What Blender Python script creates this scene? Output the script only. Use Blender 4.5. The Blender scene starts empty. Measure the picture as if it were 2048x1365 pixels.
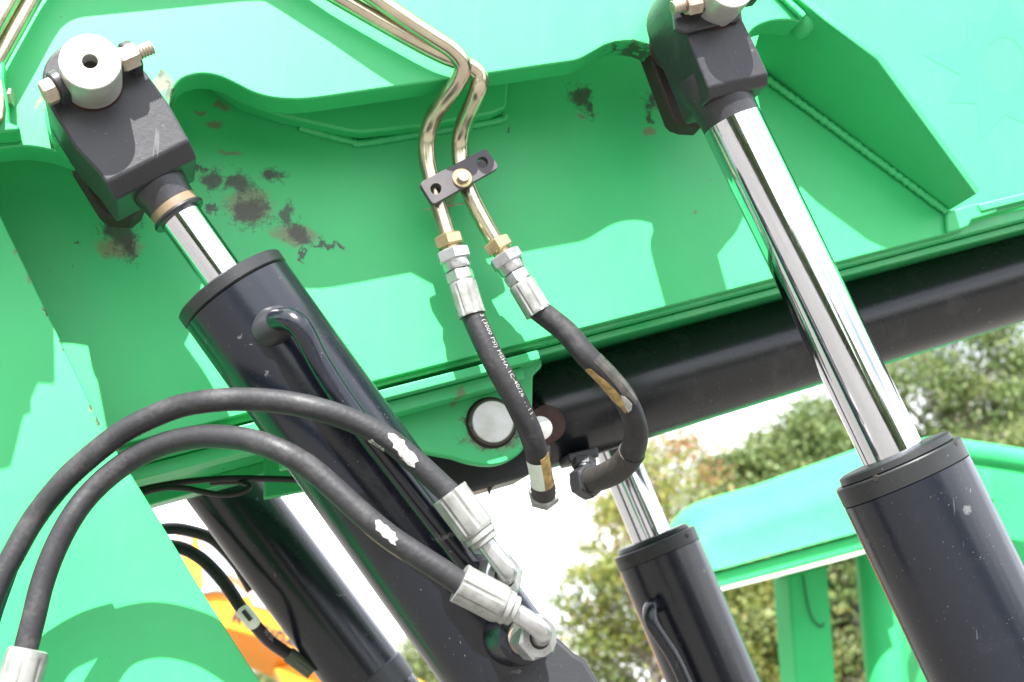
import bpy, bmesh, math, random
import numpy as np
from mathutils import Vector, Matrix
random.seed(7); rng = np.random.default_rng(11)
scene = bpy.context.scene
COL = scene.collection

# ------------------------------------------------------------------ camera
H = 1.70                                   # eye height above the yard
YAW, PITCH, FPX = math.radians(13.9), math.radians(14.4), 2800.0
CF = Vector((math.sin(YAW)*math.cos(PITCH), math.cos(YAW)*math.cos(PITCH), math.sin(PITCH)))
CR = Vector((math.cos(YAW), -math.sin(YAW), 0)); CU = CR.cross(CF)
CAM = Vector((0, 0, H))
cd = bpy.data.cameras.new('camera'); cam = bpy.data.objects.new('camera', cd); COL.objects.link(cam)
cam.matrix_world = Matrix(((CR.x, CU.x, -CF.x, 0), (CR.y, CU.y, -CF.y, 0), (CR.z, CU.z, -CF.z, H), (0, 0, 0, 1)))
cd.sensor_width = 36; cd.lens = 36*FPX/2048; cd.clip_start = 0.05; cd.clip_end = 3000
cd.dof.use_dof = True; cd.dof.focus_distance = 1.95; cd.dof.aperture_fstop = 5.6
scene.camera = cam

# ------------------------------------------------------------------ sun, sky, exposure
SUN = Vector((0.25, 0.72, -1.0)).normalized()          # the way the light travels
sl = bpy.data.lights.new('sun', 'SUN'); sun = bpy.data.objects.new('sun', sl); COL.objects.link(sun)
sl.energy = 5.0; sl.angle = math.radians(0.55); sl.color = (1, 0.975, 0.94)
sun.rotation_euler = SUN.to_track_quat('-Z', 'Y').to_euler(); sun.location = (-2, -6, 9)
w = bpy.data.worlds.new('World'); scene.world = w; w.use_nodes = True
nt = w.node_tree; nt.nodes.clear()
def wn(t, **k):
    n = nt.nodes.new(t)
    for a, b in k.items(): setattr(n, a, b)
    return n
sky = wn('ShaderNodeTexSky', sky_type='NISHITA', sun_disc=False, sun_elevation=math.asin(-SUN.z),
         sun_rotation=math.atan2(-SUN.x, -SUN.y), air_density=1.0, dust_density=2.2, ozone_density=1.0)
tc = wn('ShaderNodeTexCoord'); mp = wn('ShaderNodeMapping'); mp.inputs['Scale'].default_value = (1, 1, 2.6)
nz = wn('ShaderNodeTexNoise'); nz.inputs['Scale'].default_value = 1.9; nz.inputs['Detail'].default_value = 8; nz.inputs['Roughness'].default_value = .58
rp = wn('ShaderNodeValToRGB'); rp.color_ramp.elements[0].position = .34; rp.color_ramp.elements[1].position = .52
mx = wn('ShaderNodeMix', data_type='RGBA'); mx.inputs[7].default_value = (9, 9, 9, 1)
bg = wn('ShaderNodeBackground'); bg.inputs['Strength'].default_value = 0.115; wo = wn('ShaderNodeOutputWorld')
L = nt.links.new
L(tc.outputs['Generated'], mp.inputs['Vector']); L(mp.outputs['Vector'], nz.inputs['Vector']); L(nz.outputs['Fac'], rp.inputs['Fac'])
mc = wn('ShaderNodeMix', data_type='RGBA'); mc.inputs[6].default_value = (2.1, 2.2, 2.5, 1); mc.inputs[7].default_value = (11.5, 11.6, 12.0, 1)
n2 = wn('ShaderNodeTexNoise'); n2.inputs['Scale'].default_value = 4.2; n2.inputs['Detail'].default_value = 7; r2_ = wn('ShaderNodeValToRGB'); r2_.color_ramp.elements[0].position = .33; r2_.color_ramp.elements[1].position = .60
L(mp.outputs['Vector'], n2.inputs['Vector']); L(n2.outputs['Fac'], r2_.inputs['Fac']); L(r2_.outputs['Color'], mc.inputs[0]); L(mc.outputs[2], mx.inputs[7])
L(rp.outputs['Color'], mx.inputs[0]); L(sky.outputs['Color'], mx.inputs[6]); L(mx.outputs[2], bg.inputs['Color']); L(bg.outputs['Background'], wo.inputs['Surface'])
vs = scene.view_settings; vs.view_transform = 'Standard'; vs.look = 'None'; vs.gamma = 1; vs.use_curve_mapping = False; vs.exposure = 1.88

# ------------------------------------------------------------------ measuring helpers
def at(px, py, Y):
    """point of the plane Y = const that stands behind the photograph's pixel"""
    d = CF + CR*((px-1024)/FPX) - CU*((py-682.5)/FPX)
    return CAM + d*(Y/d.y)
def S(P): return FPX/((P-CAM).dot(CF))               # pixels per metre there
def R(pxr, P): return pxr/S(P)
def cr(pts, n=6, closed=False):
    """Catmull-Rom through points of any dimension"""
    P = [np.array(p, float) for p in pts]; out = []; m = len(P)
    for i in range(m if closed else m-1):
        if closed: a, b, c, d = P[i-1], P[i], P[(i+1) % m], P[(i+2) % m]
        else: a, b, c, d = P[max(i-1, 0)], P[i], P[i+1], P[min(i+2, m-1)]
        for k in range(n):
            t = k/n
            out.append(.5*((2*b)+(-a+c)*t+(2*a-5*b+4*c-d)*t*t+(-a+3*b-3*c+d)*t**3))
    if not closed: out.append(P[-1])
    return [tuple(o) for o in out]

# ------------------------------------------------------------------ object helpers
def thing(name, label, cat, loc=(0, 0, 0), group=None):
    o = bpy.data.objects.new(name, None); COL.objects.link(o); o.location = loc; o.empty_display_size = .05
    o['label'] = label; o['category'] = cat
    if group: o['group'] = group
    return o
def put(name, me, mat, parent=None, label=None, cat=None, group=None, kind=None):
    o = bpy.data.objects.new(name, me); COL.objects.link(o)
    if mat is not None: me.materials.append(mat)
    if parent is not None:
        o.parent = parent
        inv = Matrix.Translation(-Vector(parent.location)) if parent.type == 'EMPTY' else Matrix.Identity(4)
        o.matrix_parent_inverse = inv
    if label: o['label'] = label
    if cat: o['category'] = cat
    if group: o['group'] = group
    if kind: o['kind'] = kind
    return o
def mesh(verts, faces, sharp=35):
    me = bpy.data.meshes.new('m'); me.from_pydata([tuple(v) for v in verts], [], faces); me.update()
    bm = bmesh.new(); bm.from_mesh(me); bmesh.ops.recalc_face_normals(bm, faces=bm.faces); bm.to_mesh(me); bm.free()
    me.polygons.foreach_set('use_smooth', [True]*len(me.polygons)); me.set_sharp_from_angle(angle=math.radians(sharp)); return me
def bevel(o, wdt=.003, seg=2, ang=38):
    m = o.modifiers.new('bevel', 'BEVEL'); m.width = wdt; m.segments = seg; m.limit_method = 'ANGLE'; m.angle_limit = math.radians(ang); return o
def prism_layers(layers):
    """layers: list of equally long point loops"""
    n = len(layers[0]); v = [p for l in layers for p in l]; f = [list(range(n))[::-1], list(range((len(layers)-1)*n, len(layers)*n))]
    for k in range(len(layers)-1):
        for i in range(n):
            j = (i+1) % n; f.append([k*n+i, k*n+j, (k+1)*n+j, (k+1)*n+i])
    return v, f
def plate(name, outline, Y, t, mat, parent, bev=.003, sharp=35, **k):
    """plate cut to a pixel outline in the plane Y, t metres thick away from the camera"""
    fr = [at(x, y, Y) for x, y in outline]; bk = [p+Vector((0, t, 0)) for p in fr]
    o = put(name, mesh(*prism_layers([fr, bk]), sharp), mat, parent, **k)
    if bev: bevel(o, bev)
    return o
def frame(axis):
    a = Vector(axis).normalized(); h = Vector((0, 0, 1)) if abs(a.z) < .9 else Vector((1, 0, 0))
    u = a.cross(h).normalized(); return a, u, a.cross(u).normalized()
def lathe(name, P, axis, prof, mat, parent, n=48, sharp=30, **k):
    a, u, v = frame(axis); P = Vector(P); vs_, fs = [], []
    for t, r in prof:
        for i in range(n):
            c = 2*math.pi*i/n; vs_.append(P+a*t+(u*math.cos(c)+v*math.sin(c))*r)
    m = len(prof)
    for j in range(m-1):
        for i in range(n):
            q = (i+1) % n; fs.append([j*n+i, j*n+q, (j+1)*n+q, (j+1)*n+i])
    fs.append(list(range(n))); fs.append([(m-1)*n+i for i in range(n)][::-1])
    return put(name, mesh(vs_, fs, sharp), mat, parent, **k)
def hexnut(name, P, axis, across, h, mat, parent, rot=0., **k):
    a, u, v = frame(axis); P = Vector(P); r = across/2/math.cos(math.pi/6); vs_, fs = [], []
    prof = [(0, .90), (.12*h, 1), (.88*h, 1), (h, .90)]
    for t, s in prof:
        for i in range(12):
            c = rot+2*math.pi*i/12; rr = r*s if i % 2 == 0 else across/2
            if s < 1: rr = across/2*.97
            vs_.append(P+a*t+(u*math.cos(c)+v*math.sin(c))*rr)
    for j in range(3):
        for i in range(12):
            q = (i+1) % 12; fs.append([j*12+i, j*12+q, (j+1)*12+q, (j+1)*12+i])
    fs.append(list(range(12))); fs.append([36+i for i in range(12)][::-1])
    return put(name, mesh(vs_, fs, 25), mat, parent, **k)
class Path:
    """a swept centre line with frames that face the camera, for tubes and what is printed on them"""
    def __init__(s, pts3, step=.006):
        d = [Vector(p) for p in cr(pts3, 14)]
        acc = [0.]
        for i in range(1, len(d)): acc.append(acc[-1]+(d[i]-d[i-1]).length)
        n = max(4, int(acc[-1]/step)); s.p = []; j = 0
        for k in range(n+1):
            g = acc[-1]*k/n
            while j < len(acc)-2 and acc[j+1] < g: j += 1
            e = acc[j+1]-acc[j]; s.p.append(d[j].lerp(d[j+1], 0 if e < 1e-9 else (g-acc[j])/e))
        s.len = acc[-1]; s.n = n
        s.t = [(s.p[min(i+1, n)]-s.p[max(i-1, 0)]).normalized() for i in range(n+1)]
        s.u = []; u = frame(s.t[0])[1]
        for t in s.t:
            u = (u-t*u.dot(t)).normalized(); s.u.append(u)
    def ev(s, g):
        x = max(0, min(s.n-1e-6, g/s.len*s.n)); i = int(x); f = x-i
        return s.p[i].lerp(s.p[i+1], f), s.t[i].lerp(s.t[i+1], f).normalized()
    def near(s, px, py):
        b, bd = 0, 1e9
        for i, p in enumerate(s.p):
            q = p-CAM; z = q.dot(CF); d = (1024+FPX*q.dot(CR)/z-px)**2+(682.5-FPX*q.dot(CU)/z-py)**2
            if d < bd: b, bd = i, d
        return s.len*b/s.n
    def surf(s, g, phi, r):
        """phi 0 faces the camera, positive turns to the side n x t"""
        p, t = s.ev(g); n = (CAM-p); n = (n-t*n.dot(t)).normalized(); q = n.cross(t)
        return p+(n*math.cos(phi)+q*math.sin(phi))*r
def tube(name, path, r, mat, parent, n=20, wob=None, caps=True, **k):
    vs_, fs = [], []
    for j, (p, t, u) in enumerate(zip(path.p, path.t, path.u)):
        v = t.cross(u); rr = r(j/path.n) if callable(r) else r
        if wob: rr *= 1+wob*random.uniform(-1, 1)
        for i in range(n):
            c = 2*math.pi*i/n; e = rr*(1+(wob*random.uniform(-1, 1) if wob else 0)); vs_.append(p+(u*math.cos(c)+v*math.sin(c))*e)
    m = len(path.p)
    for j in range(m-1):
        for i in range(n):
            q = (i+1) % n; fs.append([j*n+i, j*n+q, (j+1)*n+q, (j+1)*n+i])
    if caps: fs.append(list(range(n))); fs.append([(m-1)*n+i for i in range(n)][::-1])
    return put(name, mesh(vs_, fs, 50), mat, parent, **k)
def pxpath(pts, step=.006): return Path([tuple(at(*p)) for p in pts], step)
def patch(name, path, r, pts, mat, parent, nsub=10, lift=.0006, **k):
    """a label or tape: outline in (metres along, angle) wrapped on a tube"""
    g = [p[0] for p in pts]; f = [p[1] for p in pts]
    bm = bmesh.new(); vs_ = [bm.verts.new((a, b*r, 0)) for a, b in pts]; bm.faces.new(vs_)
    for ax, lo, hi in ((0, min(g), max(g)), (1, min(f)*r, max(f)*r)):
        for i in range(1, nsub):
            c = lo+(hi-lo)*i/nsub
            co = (c, 0, 0) if ax == 0 else (0, c, 0); no = (1, 0, 0) if ax == 0 else (0, 1, 0)
            bmesh.ops.bisect_plane(bm, geom=bm.verts[:]+bm.edges[:]+bm.faces[:], plane_co=co, plane_no=no)
    for v in bm.verts: v.co = path.surf(v.co.x, v.co.y/r, r+lift)
    me = bpy.data.meshes.new('m'); bm.to_mesh(me); bm.free()
    o = put(name, me, mat, parent, **k)
    sm = o.modifiers.new('s', 'SOLIDIFY'); sm.thickness = .0005; sm.offset = 1
    return o
def ragged(g0, g1, f0, f1, jag=.25, n=5):
    pts = []
    dg, df = (g1-g0), (f1-f0)
    def J(a): return a*random.uniform(-jag, jag)
    for i in range(n): pts.append((g0+dg*i/n, f0+J(df)*.5))
    for i in range(n): pts.append((g1+J(dg)*.4, f0+df*i/n))
    for i in range(n): pts.append((g1-dg*i/n, f1+J(df)*.5))
    for i in range(n): pts.append((g0+J(dg)*.4, f1-df*i/n))
    return pts
def text_mesh(txt, size, spacing=1.0, bold=0.):
    c = bpy.data.curves.new('t', 'FONT'); c.body = txt; c.size = size; c.space_character = spacing; c.resolution_u = 3; c.offset = bold
    o = bpy.data.objects.new('t', c); COL.objects.link(o); dg = bpy.context.evaluated_depsgraph_get()
    me = bpy.data.meshes.new_from_object(o.evaluated_get(dg)); bpy.data.objects.remove(o); return me
def print_on(name, path, r, txt, g, phi, size, mat, parent, spacing=1.05, lift=.0005):
    me = text_mesh(txt, size, spacing)
    bm = bmesh.new(); bm.from_mesh(me); bmesh.ops.triangulate(bm, faces=bm.faces)
    for v in bm.verts: v.co = path.surf(g+v.co.x, phi+v.co.y/r, r+lift)
    bm.to_mesh(me); bm.free(); return put(name, me, mat, parent)

# ------------------------------------------------------------------ materials
class M:
    def __init__(s, name):
        s.m = bpy.data.materials.new(name); s.m.use_nodes = True; s.t = s.m.node_tree; s.b = s.t.nodes['Principled BSDF']; s.o = s.t.nodes['Material Output']
        s.geo = None
    def n(s, t, **k):
        x = s.t.nodes.new(t)
        for a, b in k.items(): setattr(x, a, b)
        return x
    def l(s, a, b): s.t.links.new(a, b)
    def pos(s):
        if not s.geo: s.geo = s.n('ShaderNodeNewGeometry')
        return s.geo.outputs['Position']
    def set(s, **k):
        for a, v in k.items(): s.b.inputs[a.replace('_', ' ')].default_value = v
        return s
    def noise(s, scale, detail=4, rough=.55, vec=None, out='Fac', stretch=None):
        x = s.n('ShaderNodeTexNoise'); x.inputs['Scale'].default_value = scale; x.inputs['Detail'].default_value = detail; x.inputs['Roughness'].default_value = rough
        v = vec or s.pos()
        if stretch:
            mp_ = s.n('ShaderNodeMapping'); mp_.inputs['Scale'].default_value = stretch; s.l(v, mp_.inputs['Vector']); v = mp_.outputs['Vector']
        s.l(v, x.inputs['Vector']); return x.outputs[out]
    def math(s, op, a, b=None, c=None, clamp=False):
        x = s.n('ShaderNodeMath', operation=op, use_clamp=clamp)
        for i, q in enumerate((a, b, c)):
            if q is None: continue
            if isinstance(q, (int, float)): x.inputs[i].default_value = q
            else: s.l(q, x.inputs[i])
        return x.outputs[0]
    def ramp(s, f, a, b, smooth=True):
        x = s.n('ShaderNodeMapRange', interpolation_type='SMOOTHSTEP' if smooth else 'LINEAR'); s.l(f, x.inputs['Value'])
        x.inputs['From Min'].default_value = a; x.inputs['From Max'].default_value = b; return x.outputs['Result']
    def mix(s, f, a, b):
        x = s.n('ShaderNodeMix', data_type='RGBA')
        if isinstance(f, (int, float)): x.inputs[0].default_value = f
        else: s.l(f, x.inputs[0])
        for q, i in ((a, 6), (b, 7)):
            if isinstance(q, tuple): x.inputs[i].default_value = (*q, 1)
            else: s.l(q, x.inputs[i])
        return x.outputs[2]
    def bump(s, h, st=.2, dist=.001, prev=None):
        x = s.n('ShaderNodeBump'); x.inputs['Strength'].default_value = st; x.inputs['Distance'].default_value = dist; s.l(h, x.inputs['Height'])
        if prev: s.l(prev, x.inputs['Normal'])
        s.l(x.outputs['Normal'], s.b.inputs['Normal']); return x.outputs['Normal']
    def col(s, c):
        if isinstance(c, tuple): s.b.inputs['Base Color'].default_value = (*c, 1)
        else: s.l(c, s.b.inputs['Base Color'])
        return s
    def rough(s, r): s.l(r, s.b.inputs['Roughness']); return s
    def spots(s, lst, wob=.02, wscale=28):
        """lst of (centre, rx, rz): a mask 0..1 of blots with ragged edges"""
        nz_ = s.noise(wscale, 5, .65, out='Color'); sub = s.n('ShaderNodeVectorMath', operation='SUBTRACT'); s.l(nz_, sub.inputs[0]); sub.inputs[1].default_value = (.5, .5, .5)
        sc = s.n('ShaderNodeVectorMath', operation='SCALE'); s.l(sub.outputs[0], sc.inputs[0]); sc.inputs['Scale'].default_value = wob*2
        ad = s.n('ShaderNodeVectorMath', operation='ADD'); s.l(s.pos(), ad.inputs[0]); s.l(sc.outputs[0], ad.inputs[1]); acc = None
        for c, rx, rz in lst:
            a = s.n('ShaderNodeVectorMath', operation='SUBTRACT'); s.l(ad.outputs[0], a.inputs[0]); a.inputs[1].default_value = c
            b = s.n('ShaderNodeVectorMath', operation='MULTIPLY'); s.l(a.outputs[0], b.inputs[0]); b.inputs[1].default_value = (1/rx, 0, 1/rz)
            d = s.n('ShaderNodeVectorMath', operation='LENGTH'); s.l(b.outputs[0], d.inputs[0])
            mk = s.ramp(d.outputs['Value'], 1.25, .3); acc = mk if acc is None else s.math('MAXIMUM', acc, mk)
        return acc

GREEN = (0.022, 0.42, 0.124)
def green(name, dark=(), tan=(), g=GREEN, ro=.52, dust=.012):
    m = M(name)
    big = m.ramp(m.noise(3.5, 4), .3, .75); fine = m.ramp(m.noise(60, 5, .7), .45, .8)
    c = m.mix(big, tuple(x*.93 for x in g), tuple(min(1, x*1.05) for x in g))
    du = m.math('MULTIPLY', m.ramp(m.noise(9, 6, .65), .42, .8), dust); c = m.mix(du, c, (.36, .46, .34))
    c = m.mix(m.math('MULTIPLY', fine, .02), c, (.25, .33, .2))
    st_ = m.ramp(m.noise(7, 6, .62, stretch=(9, 9, .8)), .45, .8); c = m.mix(m.math('MULTIPLY', st_, .07), c, (.12, .46, .24))
    bl_ = m.ramp(m.noise(1.7, 5, .6), .35, .7); c = m.mix(m.math('MULTIPLY', bl_, .10), c, (g[0]*.6, g[1]*.72, g[2]*.75))
    sp = m.ramp(m.noise(190, 2, .5), .75, .78); c = m.mix(m.math('MULTIPLY', sp, .8), c, (.06, .05, .03))
    if tan:
        k = m.spots(tan, .016, 45); k = m.math('MULTIPLY', m.ramp(m.math('ADD', k, m.math('MULTIPLY', m.noise(120, 6, .75), .6)), .55, 1.35), .75); c = m.mix(k, c, (.16, .115, .075))
    if dark:
        k = m.spots(dark, .030, 30); v = m.noise(260, 8, .8); v2 = m.noise(40, 6, .7); k = m.ramp(m.math('ADD', m.math('MULTIPLY', k, .9), m.math('ADD', m.math('MULTIPLY', v, .30), m.math('MULTIPLY', v2, .65))), .66, 1.34)
        c = m.mix(m.math('MULTIPLY', k, .88), c, (.026, .024, .018))
        halo = m.spots([(p_, a_*1.7, b_*1.7) for p_, a_, b_ in dark], .03, 30); vn = m.math('ABSOLUTE', m.math('SUBTRACT', m.noise(42, 5, .62), .5))
        vn = m.math('MULTIPLY', m.ramp(vn, .035, .004), m.ramp(halo, .4, .85)); c = m.mix(m.math('MULTIPLY', vn, .6), c, (.030, .020, .014))
    m.col(c); m.rough(m.math('ADD', m.math('MULTIPLY', m.noise(40, 4), .16), ro-.08))
    b1 = m.bump(m.noise(160, 2), .06, .001); m.bump(m.noise(11, 3), .08, .004, b1)
    m.set(Coat_Weight=.10, Coat_Roughness=.4, Specular_IOR_Level=.6); return m.m
def px_spots(lst, Y, gs=1.):
    out = []
    for x, y, rx, ry in lst:
        p = at(x, y, Y); out.append((tuple(p), R(rx*gs, p), R(ry*gs, p)))
    return out
def black(name, base=(.0055, .007, .0115), ro=.24, dust=.08, bumpy=.05, coat=.08, dcol=(.08, .082, .09), scuff=()):
    m = M(name); d = m.ramp(m.noise(14, 7, .7), .52, .8); sp = m.ramp(m.noise(300, 2), .72, .76); sc = m.ramp(m.noise(60, 3, .6, stretch=(1, 1, .08)), .70, .74)
    c = m.mix(m.math('MULTIPLY', d, dust), base, dcol); c = m.mix(m.math('MULTIPLY', sp, .5), c, (.3, .28, .26)); c = m.mix(m.math('MULTIPLY', sc, .22), c, (.2, .2, .2))
    if scuff: c = m.mix(m.math('MULTIPLY', m.ramp(m.math('ADD', m.spots(scuff, .012, 90), m.noise(400, 4, .7)), .95, 1.6), .4), c, (.2, .2, .2))
    m.col(c); m.rough(m.math('ADD', m.math('MULTIPLY', d, .2), ro)); m.bump(m.noise(120, 4, .6), bumpy, .002); m.set(Coat_Weight=coat, Coat_Roughness=.12, Specular_IOR_Level=.42); return m.m
def metal(name, c1, c2, ro=.32, met=.85, stain=(.25, .14, .07), st=.25, scale=30):
    m = M(name); k = m.ramp(m.noise(scale, 5, .6), .35, .7); c = m.mix(k, c1, c2); s_ = m.ramp(m.noise(45, 6, .7), .58, .75); c = m.mix(m.math('MULTIPLY', s_, st), c, stain)
    m.col(c); m.set(Metallic=met); m.rough(m.math('ADD', m.math('MULTIPLY', m.noise(90, 4), .2), ro-.1)); m.bump(m.noise(200, 3), .08, .0008); return m.m

WEB_DARK = [(235, 462, 44, 46), (262, 490, 20, 34), (425, 358, 28, 26), (424, 412, 15, 10), (478, 372, 30, 26), (500, 425, 44, 34), (548, 352, 26, 18), (575, 430, 20, 26), (590, 462, 32, 18),
            (612, 476, 22, 12), (650, 486, 30, 7), (678, 492, 12, 6), (608, 505, 5, 24), (1165, 196, 30, 28), (1178, 220, 14, 16), (1300, 205, 18, 22), (1300, 238, 12, 18), (1012, 262, 4, 7), (398, 340, 12, 7), (150, 482, 5, 5)]
WEB_TAN = [(235, 495, 60, 28), (440, 215, 22, 12), (430, 252, 24, 13), (397, 224, 14, 8), (460, 305, 30, 6), (1300, 262, 16, 14), (1160, 235, 12, 8), (590, 470, 60, 30), (500, 410, 60, 50), (1420, 360, 8, 3), (1390, 425, 4, 10)]
M_web = green('green_paint_web', px_spots(WEB_DARK, 2.08, 1.0), px_spots(WEB_TAN, 2.08, 1.05))
M_side = green('green_paint_side', px_spots([(334, 182, 14, 26), (345, 200, 8, 14), (318, 154, 13, 12), (1345, 118, 16, 20), (1322, 60, 5, 40), (80, 215, 4, 10), (110, 275, 10, 6), (150, 310, 14, 8), (1290, 92, 46, 12), (1335, 112, 46, 20), (1240, 88, 30, 5)], 1.91),
               px_spots([(325, 170, 26, 32), (1330, 100, 22, 40), (1318, 50, 14, 50), (82, 200, 9, 24), (1350, 120, 30, 20), (165, 325, 30, 12)], 1.91), ro=.48)
M_ped = green('green_paint_pedestal', px_spots([(90, 616, 6, 6), (110, 640, 5, 18), (130, 690, 4, 12), (160, 745, 5, 12), (200, 840, 7, 10), (95, 625, 8, 10), (105, 640, 6, 10), (186, 815, 5, 10)], 1.957), px_spots([(92, 618, 9, 8), (115, 650, 8, 26), (160, 740, 7, 24), (203, 850, 8, 12), (60, 552, 5, 20), (35, 505, 4, 14), (185, 812, 7, 16), (178, 795, 5, 12)], 1.957), dust=.02)
M_green = green('green_paint')
M_brk = green('green_paint_bracket', px_spots([(985, 885, 60, 16), (940, 850, 12, 22), (1030, 870, 16, 14)], 2.17), px_spots([(985, 880, 70, 30), (1040, 850, 16, 30), (905, 800, 12, 18)], 2.17))
M_under = green('green_paint_underside', ro=.30, dust=.22)
M_grime = black('greasy_grime', (.022, .015, .012), .7, .5, .5, 0, (.07, .045, .03))
M_blk = black('black_cylinder_paint', scuff=px_spots([(1922, 1022, 14, 12), (1932, 985, 4, 5), (483, 672, 5, 9), (535, 745, 6, 6), (880, 1080, 26, 5), (1050, 1345, 40, 8), (1105, 1330, 50, 10), (430, 720, 30, 5), (620, 790, 8, 8)], 1.745)); M_blk2 = black('black_tube_paint', (.008, .009, .011), .27, .35, .12, .1, (.085, .08, .075)); M_cap = black('black_gland_paint', (.011, .012, .013), .42, .2, .08, 0)
M_eye = black('black_eye_paint', (.023, .0238, .0275), .42, .12, .20, .08, (.06, .055, .055)); M_eye2 = black('black_eye_paint_grimy', (.021, .0215, .025), .40, .35, .28, .05, (.065, .048, .035))
M_clamp = black('clamp_paint', (.060, .056, .062), .55, .3, .2, 0, (.16, .11, .08))
M_pin = metal('zinc_pin', (.52, .52, .50), (.42, .42, .38), .36, .6, (.35, .2, .12), .2); M_zinc = metal('zinc_fitting', (.50, .51, .52), (.36, .36, .35), .30, .8, (.4, .33, .22), .2)
M_zincw = metal('dull_zinc_ferrule', (.255, .262, .25), (.185, .19, .175), .42, .4, (.35, .3, .2), .3, 60); M_gold = metal('yellow_zinc', (.45, .37, .19), (.40, .30, .20), .30, .8, (.3, .17, .08), .3, 18)
M_pipe = metal('yellow_chromate_pipe', (.55, .52, .37), (.48, .40, .32), .22, .95, (.30, .18, .11), .15, 14); M_bolt = metal('bolt_steel', (.42, .38, .31), (.32, .26, .20), .38, .6, (.35, .18, .08), .45, 50)
M_rust = metal('rusty_plate', (.30, .14, .06), (.45, .40, .34), .6, .2, (.35, .12, .03), .6, 60)
mm = M('chrome_rod'); k = mm.ramp(mm.noise(500, 2, .5, stretch=(1, 1, .02)), .45, .75); mm.col(mm.mix(mm.math('MULTIPLY', k, .25), (.60, .62, .66), (.42, .43, .46))); mm.set(Metallic=1.); mm.rough(mm.math('ADD', mm.math('MULTIPLY', k, .07), .055)); M_chrome = mm.m
def rubber(name, base=(.018, .018, .020), dust=.40, ro=.58, dcol=(.10, .096, .092)):
    m = M(name); d = m.ramp(m.noise(22, 8, .78), .47, .76); f = m.ramp(m.noise(180, 4, .6), .4, .8); c = m.mix(m.math('MULTIPLY', d, dust), base, dcol); c = m.mix(m.math('MULTIPLY', f, .25), c, tuple(x*1.9 for x in base))
    m.col(c); m.rough(m.math('ADD', m.math('MULTIPLY', d, .2), ro-.08)); v = m.n('ShaderNodeTexVoronoi'); m.set(Specular_IOR_Level=.32); v.inputs['Scale'].default_value = 170; m.l(m.pos(), v.inputs['Vector'])
    b = m.bump(v.outputs['Distance'], .22, .0012); m.bump(m.noise(35, 4), .15, .003, b); return m.m
M_hose = rubber('hose_rubber'); M_hose_d = rubber('dusty_hose_rubber', (.03, .028, .026), .9, .62, (.11, .095, .07)); M_hose_b = rubber('clean_hose_rubber', (.010, .010, .011), .3, .45); M_cable = rubber('cable_rubber', (.016, .015, .014), .35, .5, (.08, .07, .05))
def flat(name, c, ro=.6, met=0., var=.12, vs=40):
    m = M(name); k = m.ramp(m.noise(vs, 5), .3, .75); m.col(m.mix(k, tuple(x*(1-var) for x in c), tuple(min(1, x*(1+var)) for x in c))); m.set(Roughness=ro, Metallic=met); return m.m
mp_ = M('white_label_paper'); k_ = mp_.ramp(mp_.noise(420, 3, .6), .60, .66); d_ = mp_.ramp(mp_.noise(70, 5, .7), .45, .75); mp_.col(mp_.mix(mp_.math('MULTIPLY', k_, .75), mp_.mix(d_, (.36, .36, .345), (.24, .235, .215)), (.04, .04, .04))); mp_.set(Roughness=.7); M_paper = mp_.m; M_goldlabel = flat('gold_label', (.34, .23, .08), .35, .3, .4, 90); M_paleg = flat('pale_label', (.55, .62, .52), .4); M_print = flat('white_print', (.30, .30, .29)); M_ink = flat('dark_ink', (.02, .02, .02)); M_film = flat('label_film', (.05, .047, .042), .22, 0, .5)
M_hole = flat('hole_dark', (.02, .015, .012), .8); M_rim = black('snap_ring', (.06, .05, .042), .5, .4, .2, 0); M_boresteel = flat('rusty_shaded_bore', (.045, .018, .012), .6, .3, .4)  # bore colour: rust brown, darkened for the shade inside a hole
M_sealtan = flat('tan_wiper_ring', (.17, .12, .07), .5); M_emblem = green('faded_emblem', g=(.015, .40, .122), ro=.60)
M_orange = flat('orange_paint', (.80, .30, .015), .4, 0, .08, 2); M_yel = flat('yellow_paint', (.85, .42, .03), .4, 0, .08, 2); M_grey = flat('grey_steel', (.35, .33, .32), .4, .5); M_mach = green('second_machine_paint', g=(.03, .36, .118), ro=.62, dust=.02); M_mach.node_tree.nodes['Principled BSDF'].inputs['Specular IOR Level'].default_value = .22; M_mach.node_tree.nodes['Principled BSDF'].inputs['Coat Weight'].default_value = 0
M_rubberblk = flat('track_rubber', (.03, .03, .03), .8)

# ------------------------------------------------------------------ ground
gm = M('gravel_yard'); g1 = gm.ramp(gm.noise(.35, 8, .6), .3, .7); g2 = gm.noise(30, 6, .7); c = gm.mix(g1, (.125, .117, .105), (.165, .155, .14)); c = gm.mix(gm.math('MULTIPLY', gm.ramp(g2, .4, .7), .5), c, (.13, .12, .11)); gm.col(c); gm.set(Roughness=.95); gm.bump(g2, .6, .03)
N = 24; gv, gf = [], []
for j in range(N+1):
    for i in range(N+1):
        x = (i/N-.5)*1200; y = (j/N-.5)*1200; gv.append((x, y, 0 if abs(x) < 60 and abs(y) < 60 else random.uniform(-.2, .1)))
for j in range(N):
    for i in range(N): a = j*(N+1)+i; gf.append([a, a+1, a+N+2, a+N+1])
o = put('ground', mesh(gv, gf, 180), gm.m, kind='structure'); o['label'] = 'pale gravel yard under the machines'

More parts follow.
